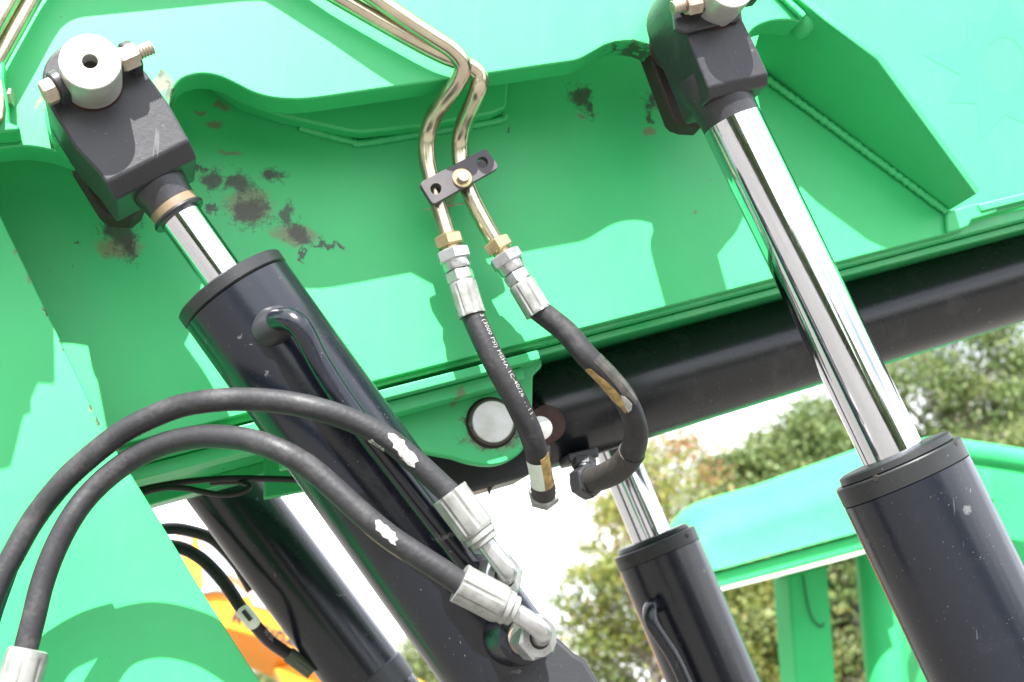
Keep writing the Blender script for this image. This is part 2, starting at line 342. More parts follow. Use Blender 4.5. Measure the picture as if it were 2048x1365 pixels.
# ------------------------------------------------------------------ boom of the near machine
boom = thing('boom', 'sunlit green steel boom of the near machine with curved side plate', 'boom', at(600, 900, 2.3))
Y1, T1, YW = 1.91, .055, 2.08
P1_low = cr([(-260, 350), (-140, 322), (-60, 305), (0, 297), (51, 293), (103, 301), (147, 317), (200, 345), (262, 352), (310, 300), (333, 238), (341, 205), (347, 178), (363, 159), (387, 150), (411, 148), (441, 154), (472, 168), (506, 185), (541, 195), (582, 199), (616, 198), (657, 193)], 4) \
    + [(814, 170), (978, 147), (1100, 129)] + cr([(1129, 125), (1156, 120), (1184, 106), (1211, 91), (1238, 84), (1266, 83), (1293, 89), (1320, 101), (1350, 120), (1385, 142), (1430, 150), (1470, 122), (1492, 82), (1503, 62), (1522, 49), (1549, 41), (1578, 40), (1600, 44)], 4)
plate('side_plate', P1_low+[(1612, 24), (1560, -26), (1400, -330), (300, -330), (-260, -330)], Y1, T1, M_side, boom, .0025)
dx_far = .46                                             # the far side repeats the near side
def far_y(Y): return 2*2.315-Y
web_low = [(-300, 1024), (250, 888), (746, 764), (1300, 622), (1666, 527), (1923, 460)]+cr([(1923, 460), (1936, 455), (1942, 446), (1946, 437)], 3)[1:]+[(2048, 411), (2420, 316)]
web_out = web_low+[(2420, -420), (-300, -330)]
_a, _b = at(2048, 411, YW), at(2420, 316, YW); END = _b+(_b-_a)*2.6                # the boom runs on beyond the picture
fr = [at(x, y, YW) for x, y in web_low]+[END, END+Vector((0, 0, .95)), at(2420, -420, YW), at(-300, -330, YW)]
bevel(put('web_plate', mesh(*prism_layers([fr, [p+Vector((0, .016, 0)) for p in fr]])), M_web, boom), .002); f2 = [p+Vector((0, .50, 0)) for p in fr]; b2 = [p+Vector((0, .016, 0)) for p in f2]
put('far_web_plate', mesh(*prism_layers([f2, b2])), M_green, boom)
# bottom plate between the webs, its lip hangs a little below the web
e0, e1 = at(-300, 1024, YW), at(2420, 322, YW); dn = Vector((0, 0, -1)); e1 = e0+(e1-e0)*1.34; ed = (e1-e0).normalized(); nn = Vector((0, 1, 0)).cross(ed).normalized(); nn = nn if nn.z < 0 else -nn
def bar(name, a, b, y0, y1, h0, h1, mat, parent, bev=.002):
    """a bar that runs along the boom from a to b, from y0 to y1 in depth, hung h0..h1 below the line"""
    l = []
    for p in (a, b):
        q = Vector((p.x, 0, p.z)); l.append([q+nn*h0+Vector((0, y0, 0)), q+nn*h0+Vector((0, y1, 0)), q+nn*h1+Vector((0, y1, 0)), q+nn*h1+Vector((0, y0, 0))])
    return bevel(put(name, mesh(*prism_layers(l)), mat, parent), bev)
bar('bottom_plate', e0, e1, YW+.020, YW+.55, -.004, .014, M_under, boom)
bar('bottom_rib', e0, e1, YW+.50, YW+.56, .014, .036, M_under, boom)
bar('bottom_rib', e0, e1, YW+.052, YW+.070, .015, .026, M_under, boom)
s0, s1 = at(200, 900, YW), at(1070, 681, YW)
bar('reinforcing_strip', s0, s1, YW+.001, YW+.055, .016, .031, M_brk, boom)
bar('reinforcing_strip', s0, at(1040, 688, YW), YW+.030, YW+.088, .032, .052, M_brk, boom)
# doubler behind the side plate, its underside and weld catch light
dbl = [(360, 120), (480, 205), (560, 231), (650, 252), (700, 263), (728, 265), (842, 253), (985, 227), (1013, 214), (1020, 120), (1020, 60), (360, 60)]
plate('doubler_plate', dbl, YW-.034, .0335, M_web, boom, .004)
def weld(pts, r, parent, mat=M_green, name='weld_bead'): return tube(name, pxpath(pts, .0035), lambda t: r*(1+.12*math.sin(t*900)), mat, parent, 10, .09)
weld([(600, 256, 2.076), (700, 283, 2.075), (726, 287, 2.075), (842, 268, 2.075), (990, 243, 2.075), (1010, 232, 2.075)], .006, boom)
# slanting gusset on the right
gw = [at(1500, 128, YW), at(1538, 157, YW), at(1893, 421, YW)]
n_g = (gw[2]-gw[0]).cross(Vector((0, 1, 0))).normalized(); n_g = n_g if n_g.x > 0 else -n_g
flatp = [gw[0], gw[2], at(1904, 419, 2.062), at(1952, 390, 1.985), at(1754, 119, 1.90), at(1648, 40, 1.90), at(1614, 12, 1.902), at(1548, -40, 1.905)]
G = bevel(put('gusset_plate', mesh(*prism_layers([flatp, [p+n_g*.014 for p in flatp]])), M_green, boom), .002)
weld([(1520, 148, 2.072), (1600, 206, 2.072), (1700, 280, 2.072), (1893, 424, 2.072)], .0065, boom)
weld([(1548, -20, 1.905), (1580, 10, 1.903), (1606, 34, 1.902)], .006, boom)
b0 = at(1612, 40, 1.93); lathe('weld_blob', b0+Vector((-.002, .03, -.006)), (.15, -1, .3), [(0, .017), (.015, .021), (.03, .020), (.040, .013), (.044, .004)], M_green, boom, 20, 60)
# lip on the right, above the lower edge
bar('edge_lip', at(1950, 418, YW), at(1950, 418, YW)+(at(2420, 300, YW)-at(1950, 418, YW))*2.6, YW-.014, YW-.0005, -.004, .010, M_green, boom)
plate('end_tab', [(1893, 425), (1937, 410), (1990, 400), (1996, 424), (1944, 440), (1938, 452), (1922, 459), (1895, 466)], YW-.010, .0095, M_green, boom, .003)
# greasy ribs that carry the two pin bosses
plate('boss_rib', [(1292, 92), (1346, 236), (1356, 246), (1374, 252), (1404, 254), (1456, 190), (1440, 92)], 1.935, .040, M_grime, boom, .003)
plate('boss_rib', [(140, 325), (196, 415), (212, 432), (262, 436), (282, 420), (300, 375), (260, 290)], 1.955, .05, M_grime, boom, .003)
PINA, PINB = at(180, 123, 1.70), at(1460, -33, 1.70)
for P, rb, mt in ((PINA, .066, M_side), (PINB, .050, M_grime)): lathe('pin_boss', Vector((P.x, 1.868, P.z)), (0, 1, 0), [(0, rb-.006), (.003, rb), (.0425, rb)], mt, boom, 40)
# faded emblem on the web
cx, cy = 2010, 135
star = []
for i in range(9):
    a = 2*math.pi*i/9+.35; k9 = (1., .82, 1.05, .9, 1.1, .8, 1.02, .95, .85)[i]
    star += [(cx+88*math.cos(a-.18), cy+95*math.sin(a-.18)), (cx+150*k9*math.cos(a+.15), cy+150*k9*math.sin(a+.15))]
ring = [(cx-2+42*math.cos(2*math.pi*i/18+.35), cy-5+56*math.sin(2*math.pi*i/18+.35)) for i in range(18)]
ev = [at(x, y, YW-.0004) for x, y in star]+[at(x, y, YW-.0004) for x, y in ring]
put('faded_emblem', mesh(ev, [[i, (i+1) % 18, 18+(i+1) % 18, 18+i] for i in range(18)], 180), M_emblem, boom)
# hanging bracket with the pin of the lower cylinder
brk = [(560, 842), (1083, 717), (1084, 733), (1066, 752), (1064, 868), (1052, 893), (1034, 912), (1008, 926), (980, 931), (943, 927), (906, 916), (848, 905), (780, 900), (560, 940)]
plate('pin_bracket', brk[:4]+cr(brk[4:11], 4)+brk[11:], 2.170, .022, M_brk, boom, .003)
bk2 = [at(x, y, 2.17)+Vector((0, .33, 0)) for x, y in brk]
bevel(put('pin_bracket', mesh(*prism_layers([bk2, [p+Vector((0, .022, 0)) for p in bk2]])), M_brk, boom), .003)
# small pipe bracket in the corner of the picture
sb = thing('pipe_bracket', 'rusty green pipe bracket with bolt beside the leftmost pipes', 'bracket', at(10, 250, 1.88))
plate('bracket_web', [(-40, 120), (2, 112), (9, 128), (7, 160), (14, 190), (18, 245), (40, 252), (38, 262), (-40, 268)], 1.868, .042, M_side, sb, .004)
plate('bracket_face', [(-40, 150), (2, 158), (8, 195), (6, 235), (-4, 248), (-40, 246)], 1.858, .009, M_rust, sb, .002)
plate('shade_block', [(-22, -150), (-20, 115), (-58, 111), (-92, 183), (-120, 282), (-300, 320), (-330, -150)], 1.70, .022, M_blk, sb, .004)  # added block out of view, outlined to cast shade on the pedestal plate
plate('shade_block_stay', [(-120, 120), (-60, 110), (-60, 240), (-120, 250)], 1.724, .14, M_side, sb, .004)  # added stay that carries the unseen shading block
hexnut('bolt_nut', at(14, 196, 1.895), (1, -.2, .1), .022, .008, M_bolt, sb)

# ------------------------------------------------------------------ pedestal plate on the left
ped = [(-420, -300), (-30, 372), (0, 430), (205, 858), (300, 1011), (408, 1190), (522, 1368), (640, 1560), (-420, 1560)]
ps = thing('pedestal', 'broad green pedestal plate at lower left behind the two long hoses', 'machine frame', at(100, 1560, 1.955))
plate('pedestal_plate', ped, 1.957, .03, M_ped, ps, .0018)
p2 = [at(x, y, 1.972)+Vector((0, .70, 0)) for x, y in ped if x < 450]
put('far_pedestal_plate', mesh(*prism_layers([p2, [p+Vector((0, .03, 0)) for p in p2]])), M_green, ps)

# ------------------------------------------------------------------ hydraulic cylinders
def unit_px(a, b, Y): return (at(*b, Y)-at(*a, Y)).normalized()
def lug(name, C, nrm, alng, hgt, wid, thk, mat, parent):
    """rounded ear that stands on the eye's face towards the camera"""
    pts = [(-wid/2, 0), (-wid/2, hgt-wid/2)]+[(-wid/2*math.cos(a), hgt-wid/2+wid/2*math.sin(a)) for a in np.linspace(.25, math.pi-.25, 9)]+[(wid/2, hgt-wid/2), (wid/2, 0)]
    f = [C+alng*x+Vector((0, -y, 0))-nrm*thk/2 for x, y in pts]
    return bevel(put(name, mesh(*prism_layers([f, [p+nrm*thk for p in f]]), 40), mat, parent), .003, 3)

# cylinder A, near left
YA = 1.825
A0, A1 = at(203, 214, YA), at(797, 1041, YA); dA = (A1-A0).normalized(); sA = S(A1)
ca = thing('hydraulic_cylinder', 'near black hydraulic cylinder at left, its eye pinned beside round silver pin', 'cylinder', at(1100, 1365, YA))
def alongA(y): return ((at(203+(y-214)*.7183, y, YA))-A0).length
rA, rrA = .0785, .0285
t_top = alongA(571)
lathe('barrel', A0, dA, [(t_top+.018, rA*.975), (t_top+.0185, rA), (alongA(1310), rA), (alongA(1330), rA*1.0), (alongA(1345), rA*.96)], M_blk, ca, 72)
lathe('gland_ring', A0, dA, [(t_top-.004, rA*.90), (t_top-.002, rA*.985), (t_top, rA*1.015), (t_top+.0145, rA*1.015), (t_top+.0165, rA*.99), (t_top+.0175, rA*.97)], M_cap, ca, 72)
lathe('rod', A0, dA, [(alongA(395), rrA), (t_top+.01, rrA)], M_chrome, ca, 56)
tn = alongA(420)
lathe('rod_neck', A0, dA, [(tn-.075, .040), (tn-.03, .0375), (tn-.022, .035), (tn-.008, .034)], M_eye2, ca, 40)
lathe('wiper_ring', A0, dA, [(tn-.008, .0335), (tn+.004, .0335), (tn+.0045, .030)], M_sealtan, ca, 40)
lathe('snap_ring', A0, dA, [(tn+.0045, .030), (tn+.005, .036), (tn+.008, .0375), (tn+.0115, .036), (tn+.012, .030)], M_cap, ca, 40)
YE = 1.765
eyeA = cr([(247, 118), (262, 128)], 3)[:1]+[(290, 141), (336, 205), (378, 280)]+[(212, 366), (196, 344), (151, 296), (108, 228), (92, 198)]+cr([(86, 178), (84, 150), (93, 122), (112, 100), (140, 84), (175, 78), (210, 84), (235, 100)], 3)
f0 = [at(x, y, YE) for x, y in eyeA]; mid = [p+Vector((0, .022, 0)) for p in f0]
for i, (x, y) in enumerate(eyeA):
    if (x, y) in ((378, 280), (212, 366)): mid[i] = mid[i]+dA*.020
bk = [p+Vector((0, .088, 0)) for p in mid]
bevel(put('rod_eye', mesh(*prism_layers([f0, mid, bk]), 30), M_eye, ca), .0035, 3, 24)
bdir = unit_px((95, 186), (285, 104), 1.735)
for nm, c in (('retainer_lug', (120, 186)), ('retainer_lug', (262, 128))): lug(nm, at(*c, YE)+Vector((0, .003, 0)), bdir, dA, .048, .040, .014, M_eye, ca)
# transfer tube welded on the barrel
tp = pxpath([(540, 648, 1.745), (556, 640, 1.728), (580, 640, 1.708), (606, 662, 1.703), (640, 728, 1.709), (700, 820, 1.713), (800, 952, 1.715), (900, 1082, 1.715), (942, 1136, 1.722), (956, 1152, 1.745)])
tt = tube('transfer_tube', tp, .0145, M_blk, ca, 24)
lathe('weld_boss', at(546, 655, 1.752), (.35, -1, .35), [(-.01, .026), (.008, .025), (.018, .021), (.026, .017)], M_eye, ca, 28)
# ports
dP = Vector((.26, -.955, -.06)).normalized()
PT1, PT2 = at(1010, 1153, 1.690), at(1080, 1275, 1.685)
lathe('port_boss', PT1-dP*.10, dP, [(0, .036), (.045, .034), (.062, .031), (.066, .024)], M_eye2, ca, 32)
lathe('port_boss', PT2-dP*.10, dP, [(0, .040), (.040, .038), (.058, .034), (.062, .025)], M_blk, ca, 32)
for nm, PT in (('port_nut', PT1), ('port_nut', PT2)):
    lathe('port_collar', PT-dP*.038, dP, [(0, .0235), (.008, .0235)], M_rust, ca, 28)
    hexnut(nm, PT-dP*.030, dP, .050, .030, M_zinc, ca, .3)
# base bracket below the frame edge
bb = [(985, 1345), (1040, 1305), (1112, 1270), (1150, 1306), (1172, 1318), (1200, 1366), (1300, 1520), (1120, 1560), (950, 1400)]
plate('base_bracket', bb, 1.772, .11, M_eye, ca, .007)

# cylinder B, near right
B0, B1 = at(1377, 65, YA), at(1797, 932, YA); dB = (B1-B0).normalized(); lB = (B1-B0).length
def alongB(y): return (at(1377+(y-65)*.4844, y, YA)-B0).length
cb = thing('hydraulic_cylinder', 'near black hydraulic cylinder at right with long polished rod in front of boom', 'cylinder', at(2050, 1400, YA))
rB, rrB = R(133, B1), R(61, at(1600, 530, YA))
tb = alongB(925)
lathe('barrel', B0, dB, [(tb+.0300, rB*.985), (tb+.0308, rB), (tb+.70, rB)], M_blk, cb, 80)
gcb = lathe('gland_cap', B0, dB, [(tb+.001, rB*.90), (tb+.0012, rB*.985), (tb+.003, rB), (tb+.029, rB), (tb+.0298, rB*.985)], M_cap, cb, 80)
lathe('gland_disc', B0, dB, [(tb-.012, rrB), (tb-.012, rB*.84), (tb-.010, rB*.885), (tb-.001, rB*.90), (tb+.0015, rB*.88)], M_cap, cb, 80)
lathe('rod', B0, dB, [(alongB(245), rrB), (tb+.01, rrB)], M_chrome, cb, 72)
def spanner_hole(px_, py_, C, dc, rc, parent):
    d = CF+CR*((px_-1024)/FPX)-CU*((py_-682.5)/FPX); oc = CAM-C; dd = d-dc*d.dot(dc); o2 = oc-dc*oc.dot(dc)
    a_, b_, c_ = dd.dot(dd), 2*dd.dot(o2), o2.dot(o2)-rc*rc; q_ = b_*b_-4*a_*c_
    if q_ < 0: return
    hp = CAM+d*((-b_-math.sqrt(q_))/(2*a_)); hn = hp-C; hn = (hn-dc*hn.dot(dc)).normalized()
    lathe('spanner_hole', hp-hn*.004, hn, [(0, .0042), (.0045, .0044)], M_hole, parent, 16)
for px_, py_ in ((1751, 957), (1912, 886)): spanner_hole(px_, py_, B0+dB*(tb+.016), dB, rB, gcb)
lathe('rod_neck', B0, dB, [(alongB(150), .056), (alongB(180), .054), (alongB(205), .048), (alongB(232), .0455), (alongB(247), .0450), (alongB(248), .0437)], M_eye2, cb, 48)
eyeB = [(1371, 64), (1416, 176), (1537, 147), (1512, 92), (1486, 40), (1482, 0), (1470, -60)]+cr([(1450, -84), (1410, -92), (1372, -80), (1348, -50), (1340, -15), (1350, 25)], 3)
f0 = [at(x, y, YE) for x, y in eyeB]; mid = [p+Vector((0, .014, 0)) for p in f0]
for i, (x, y) in enumerate(eyeB):
    if (x, y) in ((1537, 147), (1416, 176)): mid[i] = mid[i]+dB*.014
bevel(put('rod_eye', mesh(*prism_layers([f0, mid, [p+Vector((0, .096, 0)) for p in mid]]), 30), M_eye2, cb), .0035, 3, 24)
plate('eye_step', [(1345, 5), (1352, 60), (1372, 66), (1482, 40), (1484, 15), (1480, -40), (1350, -40)], YE-.012, .0115, M_eye2, cb, .003)
bdirB = unit_px((1345, 16), (1480, -12), 1.735)
for c_ in ((1378, 18), (1487, -10)): lug('retainer_lug', at(*c_, YE)+Vector((0, .003, 0)), bdirB, dB, .050, .040, .016, M_eye, cb)

# far cylinders
YF = 2.79
def far_cyl(name, label, p0, p1, rpx, ytop, rod_px, tube_pts=None, cap=True):
    a, b = at(*p0, YF), at(*p1, YF); d = (b-a).normalized(); sl_ = (p1[0]-p0[0])/(p1[1]-p0[1])
    al = lambda y: (at(p0[0]+(y-p0[1])*sl_, y, YF)-a).length*(1 if y > p0[1] else -1)
    t = thing(name, label, 'cylinder', at(*p1, YF)); r = R(rpx, b); tt_ = al(ytop); rr = R(rod_px, b)
    lathe('barrel', a, d, [(tt_+.0300, r*.985), (tt_+.0305, r), (tt_+.85, r)], M_blk, t, 64)
    lathe('gland_cap', a, d, [(tt_+.0, r*.9), (tt_+.001, r*.98), (tt_+.003, r), (tt_+.0292, r), (tt_+.0298, r*.985)], M_cap, t, 64)
    lathe('gland_disc', a, d, [(tt_-.010, rr), (tt_-.010, r*.84), (tt_-.002, r*.88), (tt_+.002, r*.86)], M_cap, t, 64)
    lathe('rod', a, d, [(tt_-.62, rr), (tt_+.01, rr)], M_chrome, t, 48)
    e = a+d*(tt_-.62); lathe('rod_eye', e+Vector((0, -.05, 0)), (0, 1, 0), [(0, .05), (.004, .056), (.096, .056), (.10, .05)], M_eye, t, 32)
    if tube_pts: tube('transfer_tube', pxpath(tube_pts), .0145, M_blk, t, 16)
    return t, a, d, al, r
t, a, d, al, r = far_cyl('hydraulic_cylinder', 'far black hydraulic cylinder seen under boom beyond the left one', (470, 1000), (656, 1250), 77, 905, 30)
lathe('base_collar', a, d, [(al(1352), r*1.0), (al(1354), r*1.045), (al(1392), r*1.045), (al(1393), r)], M_eye, t, 48)
t, a, d, al, r = far_cyl('hydraulic_cylinder', 'far black hydraulic cylinder with short polished rod in front of autumn tree', (1285, 1030), (1420, 1350), 88, 1083, 41,
        [(1318, 1212, 2.735), (1306, 1210, 2.712), (1300, 1222, 2.695), (1304, 1246, 2.69), (1325, 1280, 2.69), (1348, 1316, 2.69), (1372, 1368, 2.69), (1410, 1460, 2.69)])
cap_f = [c_ for c_ in t.children if c_.name.startswith('gland_cap')][0]
for px_, py_ in ((1254, 1121), (1374, 1072)): spanner_hole(px_, py_, a, d, r, cap_f)
# lower cylinder under the boom
YC = 2.335
C1, C0 = at(1300, 772, YC), at(2048, 548, YC); dC = (C1-C0).normalized(); rC = .0895
cc = thing('hydraulic_cylinder', 'black hydraulic cylinder lying along the underside of the boom', 'cylinder', at(1060, 850, YC))
xl = (at(1060, 843, YC)-C0).dot(dC)
lathe('barrel', C0, dC, [(-1.25, rC), (xl-.10, rC), (xl-.012, rC), (xl-.004, rC*.985), (xl, rC*.95)], M_blk2, cc, 72)
plate('clevis', [(1062, 950), (968, 977), (860, 1010), (735, 1030), (720, 900), (1060, 780)], YC-.055, .11, M_eye2, cc, .006)
hp = at(1094, 848, 2.228)
lathe('pin_bore', hp+Vector((0, .05, 0)), (0, -1, 0), [(0, .032), (.049, .0325), (.052, .031), (.052, .029)], M_boresteel, cc, 40)  # closed disc, the hole's darkness is in its colour
pb = at(1166, 925, 2.30)
plate('port_block', [(1135, 908), (1196, 893), (1199, 914), (1140, 928)], 2.255, .06, M_eye2, cc, .003)
plate('drip_lug', [(955, 978), (992, 965), (990, 972), (984, 976), (980, 990), (976, 976), (962, 980)], 2.29, .01, M_eye2, cc, .001)

# ------------------------------------------------------------------ pins
def pin(label, P, r, Yface, bolt_px, head_left):
    t = thing('pivot_pin', label, 'pin', P)
    n = 48; prof = [(.20, r), (.004, r), (.0012, r*.985), (0, r*.95), (0, .0105), (.0005, .0098), (.022, .0096), (.0222, .003)]
    lathe('pin_body', P, (0, 1, 0), prof, M_pin, t, n, 25)
    lathe('thread_bottom', P+Vector((0, .0205, 0)), (0, 1, 0), [(0, .0100), (.001, .0100)], M_hole, t, 20)
    lathe('rust_ring', Vector((P.x, Yface-.004, P.z)), (0, 1, 0), [(0, r*1.012), (.0045, r*1.05)], M_boresteel, t, n)
    h, e, y = bolt_px; a = at(*h, y); b = at(*e, y); d = (b-a).normalized(); ln = (b-a).length
    hexnut('bolt_head', a, d, .030, .017, M_bolt, t, .2)
    shk = lathe('bolt_shank', a, d, [(.002, .0088), (ln, .0088)], M_bolt, t, 20)
    hexnut('bolt_nut', b-d*.047, d, .030, .026, M_bolt, t, .5)
    for k_ in range(5): lathe('thread', b-d*(.019-.0042*k_), d, [(0, .0088), (.0011, .0100), (.0022, .0088)], M_bolt, shk, 20)
    return t
pin('silver pivot pin with threaded hole and retaining bolt at upper left', PINA, R(61, PINA), YE, ((86, 190), (304, 94), 1.735), True)
pin('silver pivot pin cut by the top edge above the long polished rod', PINB, .0385, YE, ((1530, -26), (1344, 16), 1.735), False)
bp = at(986, 843, 2.158)
t = thing('bracket_pin', 'large round zinc pin held by snap ring in hanging green bracket', 'pin', bp)
lathe('pin_body', bp, (0, 1, 0), [(.26, .0345), (.0015, .0345), (0, .0330)], M_pin, t, 48, 20)
lathe('snap_ring', bp+Vector((0, .0045, 0)), (0, 1, 0), [(0, .0352), (0, .0375), (.001, .0385), (.004, .0385)], M_rim, t, 48)
lathe('grease_ring', bp+Vector((0, .0092, 0)), (0, 1, 0), [(0, .040), (.0024, .0425)], M_grime, t, 40)
for x, y in ((945, 848), (954, 866)): lathe('snap_ring_ear', at(x, y, 2.160), (0, 1, 0), [(0, .0035), (0, .0065), (.003, .0065)], M_rim, t, 16)
lathe('inner_pin', at(1082, 856, 2.165), (0, 1, 0), [(0, .017), (.001, .0195), (.05, .0195)], M_pin, cc, 32)

# ------------------------------------------------------------------ rigid pipes, clamp and their hoses
pr = .0135
q1 = pxpath([(-100, 205, 1.855), (18, 0, 1.855), (68, -88, 1.855), (92, -116, 1.855), (125, -132, 1.855), (180, -138, 1.855), (330, -150, 1.855), (470, -161, 1.855), (520, -157, 1.855), (560, -135, 1.855), (640, -80, 1.855), (756, 0, 1.855), (821, 45, 1.858), (870, 78, 1.862), (905, 102, 1.868), (925, 130, 1.878), (917, 162, 1.895), (890, 200, 1.925), (866, 236, 1.958), (855, 272, 1.98), (854, 315, 1.988), (862, 355, 1.99), (876, 408, 1.99), (896, 474, 1.99)], .005)
q2 = pxpath([(-70, 234, 1.878), (61, 0, 1.878), (92, -52, 1.878), (112, -74, 1.878), (140, -88, 1.878), (190, -95, 1.878), (330, -106, 1.878), (455, -116, 1.878), (500, -112, 1.878), (545, -88, 1.878), (620, -40, 1.878), (686, 0, 1.878), (821, 77, 1.878), (885, 110, 1.880), (930, 128, 1.885), (958, 150, 1.893), (957, 178, 1.900), (943, 212, 1.927), (927, 250, 1.962), (920, 290, 1.985), (926, 345, 1.99), (945, 398, 1.99), (972, 450, 1.99), (992, 484, 1.99)], .005)
pipes = []
for q, lb, px in ((q1, 'gold zinc pipe bent in front, feeding the left hanging hose', (896, 470)), (q2, 'gold zinc pipe bent behind its twin, feeding the right hanging hose', (992, 484))):
    t = thing('steel_pipe', lb, 'pipe', at(*px, 1.99), 'gold pipes over the boom'); pipes.append(t)
    tube('pipe_run', q, pr, M_pipe, t, 24)
    p, d = q.p[-1], q.t[-1]
    lathe('pipe_sleeve', p, d, [(-.004, .0145), (.022, .0145)], M_gold, t, 24)
    hexnut('gold_nut', p-d*.002, d, .040, .0180, M_gold, t, .35)
# clamp
cl = thing('pipe_clamp', 'dark clamp plate with centre bolt across the two gold pipes', 'clamp', at(924, 357, 1.97))
def rrect(c, n=4):
    out = []
    for i in range(4):
        p, q, s_ = np.array(c[i-1], float), np.array(c[i], float), np.array(c[(i+1) % 4], float)
        a_ = q+(p-q)/np.linalg.norm(p-q)*9; b_ = q+(s_-q)/np.linalg.norm(s_-q)*9
        for k_ in range(n+1):
            u_ = k_/n; out.append(tuple((1-u_)**2*a_+2*u_*(1-u_)*q+u_*u_*b_))
    return out
bm = bmesh.new(); edges = []
loops = [rrect([(839, 366), (972, 296), (999, 335), (866, 410)])]+[[(hx+11*math.cos(2*math.pi*i/20), hy+11*math.sin(2*math.pi*i/20)) for i in range(20)] for hx, hy in ((872, 378), (965, 325))]
for lp in loops:
    v_ = [bm.verts.new(at(x, y, 1.963)) for x, y in lp]
    edges += [bm.edges.new((v_[i], v_[(i+1) % len(v_)])) for i in range(len(v_))]
bmesh.ops.triangle_fill(bm, use_beauty=True, edges=edges)
ex = bmesh.ops.extrude_face_region(bm, geom=bm.faces[:])
for v_ in [g for g in ex['geom'] if isinstance(g, bmesh.types.BMVert)]: v_.co.y += .012
bmesh.ops.recalc_face_normals(bm, faces=bm.faces); me = bpy.data.meshes.new('m'); bm.to_mesh(me); bm.free(); me.set_sharp_from_angle(angle=.6)
bevel(put('clamp_plate', me, M_clamp, cl), .0015, 2)
wc = at(924, 357, 1.963)
lathe('washer', wc, (0, -1, 0), [(0, .0155), (.0022, .0155), (.003, .0145)], M_gold, cl, 32)
hexnut('bolt_head', wc+Vector((0, -.003, 0)), (0, -1, 0), .0175, .009, M_zinc, cl, .4)
lathe('clamp_stud', wc+Vector((0, .012, 0)), (0, 1, 0), [(0, .008), (.104, .008)], M_bolt, cl, 16)
plate('back_plate', [(850, 378), (972, 314), (988, 340), (868, 404)], 2.0045, .010, M_clamp, cl, .0015)
tube('binding_wire', pxpath([(850, 420, 2.06), (880, 416, 2.01), (905, 411, 2.005), (940, 405, 2.005)]), .0012, M_rust, cl, 8)

def end_fitting(P, d, parent, first=True):
    """nut, collar, second nut and crimped ferrule on the end of a hanging hose, from the pipe downwards"""
    o_ = .022
    hexnut('swivel_nut', P+d*o_, d, .0465, .0185, M_zinc, parent, .2); lathe('collar', P+d*(o_+.0185), d, [(0, .0215), (.010, .0210), (.014, .0192)], M_zinc, parent, 28)
    hexnut('fitting_nut', P+d*(o_+.0335), d, .0375, .0175, M_zinc, parent, .5)
    ferrule(P+d*(o_+.051), d, parent, .0212, .055, M_zincw)
def ferrule(P, d, parent, r, ln, mat, flutes=8):
    a, u, v = frame(d); n = 48; vs_, fs = [], []
    prof = [(0, .80), (.02, .94), (.06, .97), (.10, 1.), (.45, 1.0), (.90, 1.0), (.97, 1.03), (1., 1.0), (1., .86)]
    for t_, s_ in prof:
        for i in range(n):
            c_ = 2*math.pi*i/n; k_ = abs(math.sin(c_*flutes/2)); fl = 1 if t_ < .08 or t_ > .99 else 1-.085*(1-min(1, k_*3.2))
            vs_.append(P+a*t_*ln+(u*math.cos(c_)+v*math.sin(c_))*r*s_*fl)
    for j in range(len(prof)-1):
        for i in range(n): q = (i+1) % n; fs.append([j*n+i, j*n+q, (j+1)*n+q, (j+1)*n+i])
    fs.append(list(range(n))); fs.append([(len(prof)-1)*n+i for i in range(n)][::-1])
    return put('ferrule', mesh(vs_, fs, 32), mat, parent)
hr = .0178
# left hanging hose
p, d = q1.p[-1], q1.t[-1]; h0 = p+d*.118
t = thing('hydraulic_hose', 'hanging black hose with white printed lettering down its side', 'hose', at(1094, 997, 2.13), 'hoses hanging from the gold pipes')
end_fitting(p, d, t)
def from3(start, pts): return Path([tuple(start-d*.012), tuple(start)]+[tuple(at(*q)) for q in pts], .004)
r1 = from3(h0, [(972, 690, 1.985), (996, 737, 1.985), (1022, 784, 1.99), (1046, 832, 2.0), (1064, 875, 2.015), (1075, 915, 2.035), (1083, 955, 2.06), (1087, 985, 2.085)])
tube('hose_body', r1, hr, M_hose, t, 24)
g_ = r1.near(953, 640); print_on('white_print', r1, hr, '3 (3000 PSI) MSHA 1C-40/26  . . I I .', g_-.004, .62, .0108, M_print, t, 1.06)
ga, gb = r1.near(1077, 913), r1.near(1086, 968)
patch('pale_label', r1, hr, [(ga, -1.25), (gb, -1.25), (gb, .15), (ga+.004, .15)], M_paleg, t); patch('gold_label', r1, hr, [(ga-.004, .16), (gb, .16), (gb, 1.2), (ga-.008, 1.2)], M_goldlabel, t)
e, ed_ = r1.p[-1], r1.t[-1]
lathe('end_sleeve', e, ed_, [(-.022, .0190), (.004, .0194), (.006, .0180)], M_hose_d, t, 28)
hexnut('end_nut', e+ed_*.002, (ed_+Vector((0, .25, 0))), .043, .014, M_zincw, t, .3)
tube('end_elbow', Path([tuple(e+ed_*.006), tuple(e+ed_*.012+Vector((0, .012, .002))), tuple(e+Vector((.004, .035, .022))), tuple(e+Vector((.02, .13, .11)))]), .0095, M_eye2, t, 16)
